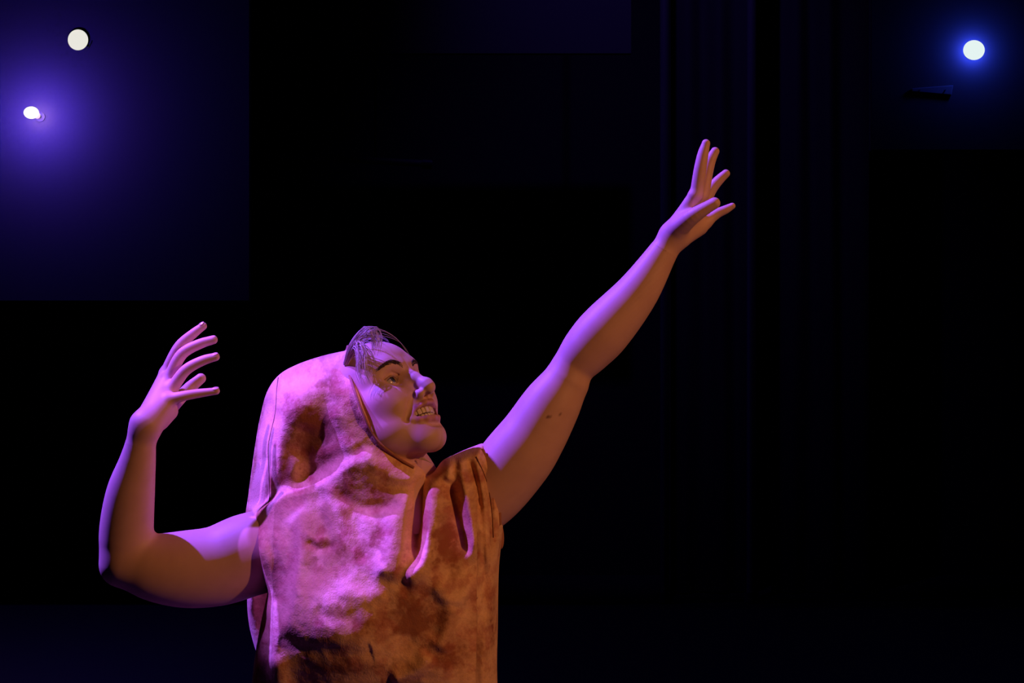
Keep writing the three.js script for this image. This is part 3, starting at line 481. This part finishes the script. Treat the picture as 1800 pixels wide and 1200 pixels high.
// lamps set close to their panel: a glowing globe on a short stem, its light falls on the panel behind
function globeLamp(name, label, pos, wallZ, r, glass, lights, shape) {
  const t = thing(name, label, 'stage lamp', 'stage lamps'); t.position.copy(pos);
  const back = wallZ - pos.z;
  part('lens', shape, glass, t);
  part('stem', new THREE.CylinderGeometry(r * 0.2, r * 0.2, -back - r * 0.3, 14).rotateX(Math.PI / 2).translate(0, 0, (back - r * 0.3) / 2), M.metal, t);
  part('wall_plate', new THREE.CylinderGeometry(r * 0.7, r * 0.7, 0.012, 24).rotateX(Math.PI / 2).translate(0, 0, back + 0.002), M.metal, t);
  for (const l of lights) { const p = new THREE.PointLight(0xffffff, l.power, 0, 2); p.color.setRGB(...l.color); p.position.set(...(l.off || [0, 0, 0])); p.castShadow = true; p.shadow.radius = l.radius ?? 1; p.name = 'glow'; t.add(p); }
  return shadows(t);
}
const violet = globeLamp('stage_lamp_004', 'dazzling violet stage lamp with a wide blue glow at the left edge', at(55, 198, -9.16), -9.4, 0.042, glow(1, 0.95, 0.97, 1.2), [{ color: [0.1, 0.045, 1], power: 2.3, radius: 1.5 }, { color: [1, 0.55, 0.55], power: 0.22, off: [0, 0, -0.15], radius: 0.6 }], new THREE.SphereGeometry(0.042, 32, 24).scale(1.05, 0.85, 1));
part('rear_bulb', new THREE.CylinderGeometry(0.018, 0.018, 0.03, 20).rotateX(Math.PI / 2).translate(0, 0, -0.15), glow(1, 0.7, 0.7, 1), violet);
globeLamp('stage_lamp_005', 'white round stage lamp with a blue rim of light at upper right', at(1712, 88, -9.35), -9.4, 0.063, glow(0.82, 0.95, 0.93, 0.95), [{ color: [0.012, 0.045, 1], power: 0.42, radius: 1 }], new THREE.SphereGeometry(0.063, 32, 24).scale(1, 0.92, 0.6));
// the warm-white lamp: a short can on the panel, its lens facing the stage, with a chrome clip on the rim
{
  const t = thing('stage_lamp', 'round warm-white stage lamp at upper left, above the violet lamp', 'stage lamp', 'stage lamps'); t.position.copy(at(137, 70, -9.393));
  part('housing', new THREE.LatheGeometry([[0.001, -0.009], [0.055, -0.009], [0.062, -0.007], [0.063, -0.001], [0.061, -0.001], [0.058, -0.006], [0.001, -0.006]].map(([a, b]) => new THREE.Vector2(a, b)), 40).rotateX(Math.PI / 2), M.metal, t);
  part('lens', new THREE.SphereGeometry(0.12, 32, 8, 0, Math.PI * 2, 0, Math.asin(0.5)).translate(0, -0.12 * Math.cos(Math.asin(0.5)), 0).rotateX(Math.PI / 2).scale(1, 1.02, 0.25).translate(0, 0, -0.001), glow(1, 0.97, 0.88, 0.82), t);
  part('rim_clip', new THREE.TorusGeometry(0.077, 0.0022, 8, 20, 0.75).rotateZ(-0.95), M.chrome, t);
  part('clip_arm', new THREE.CylinderGeometry(0.003, 0.003, 0.02, 8).rotateZ(Math.PI / 2 - 0.6).translate(0.0575, -0.0395, -0.004), M.metal, t);
  const s = new THREE.SpotLight(0xffffff, 0.5, 0, 0.35, 0.5, 2); s.color.setRGB(1, 0.9, 0.75); s.position.set(0, 0, 0.04); s.target.position.set(1.5, -1, 8); s.castShadow = true; s.name = 'beam'; t.add(s, s.target);
  shadows(t);
}

renderer.render(scene, camera);
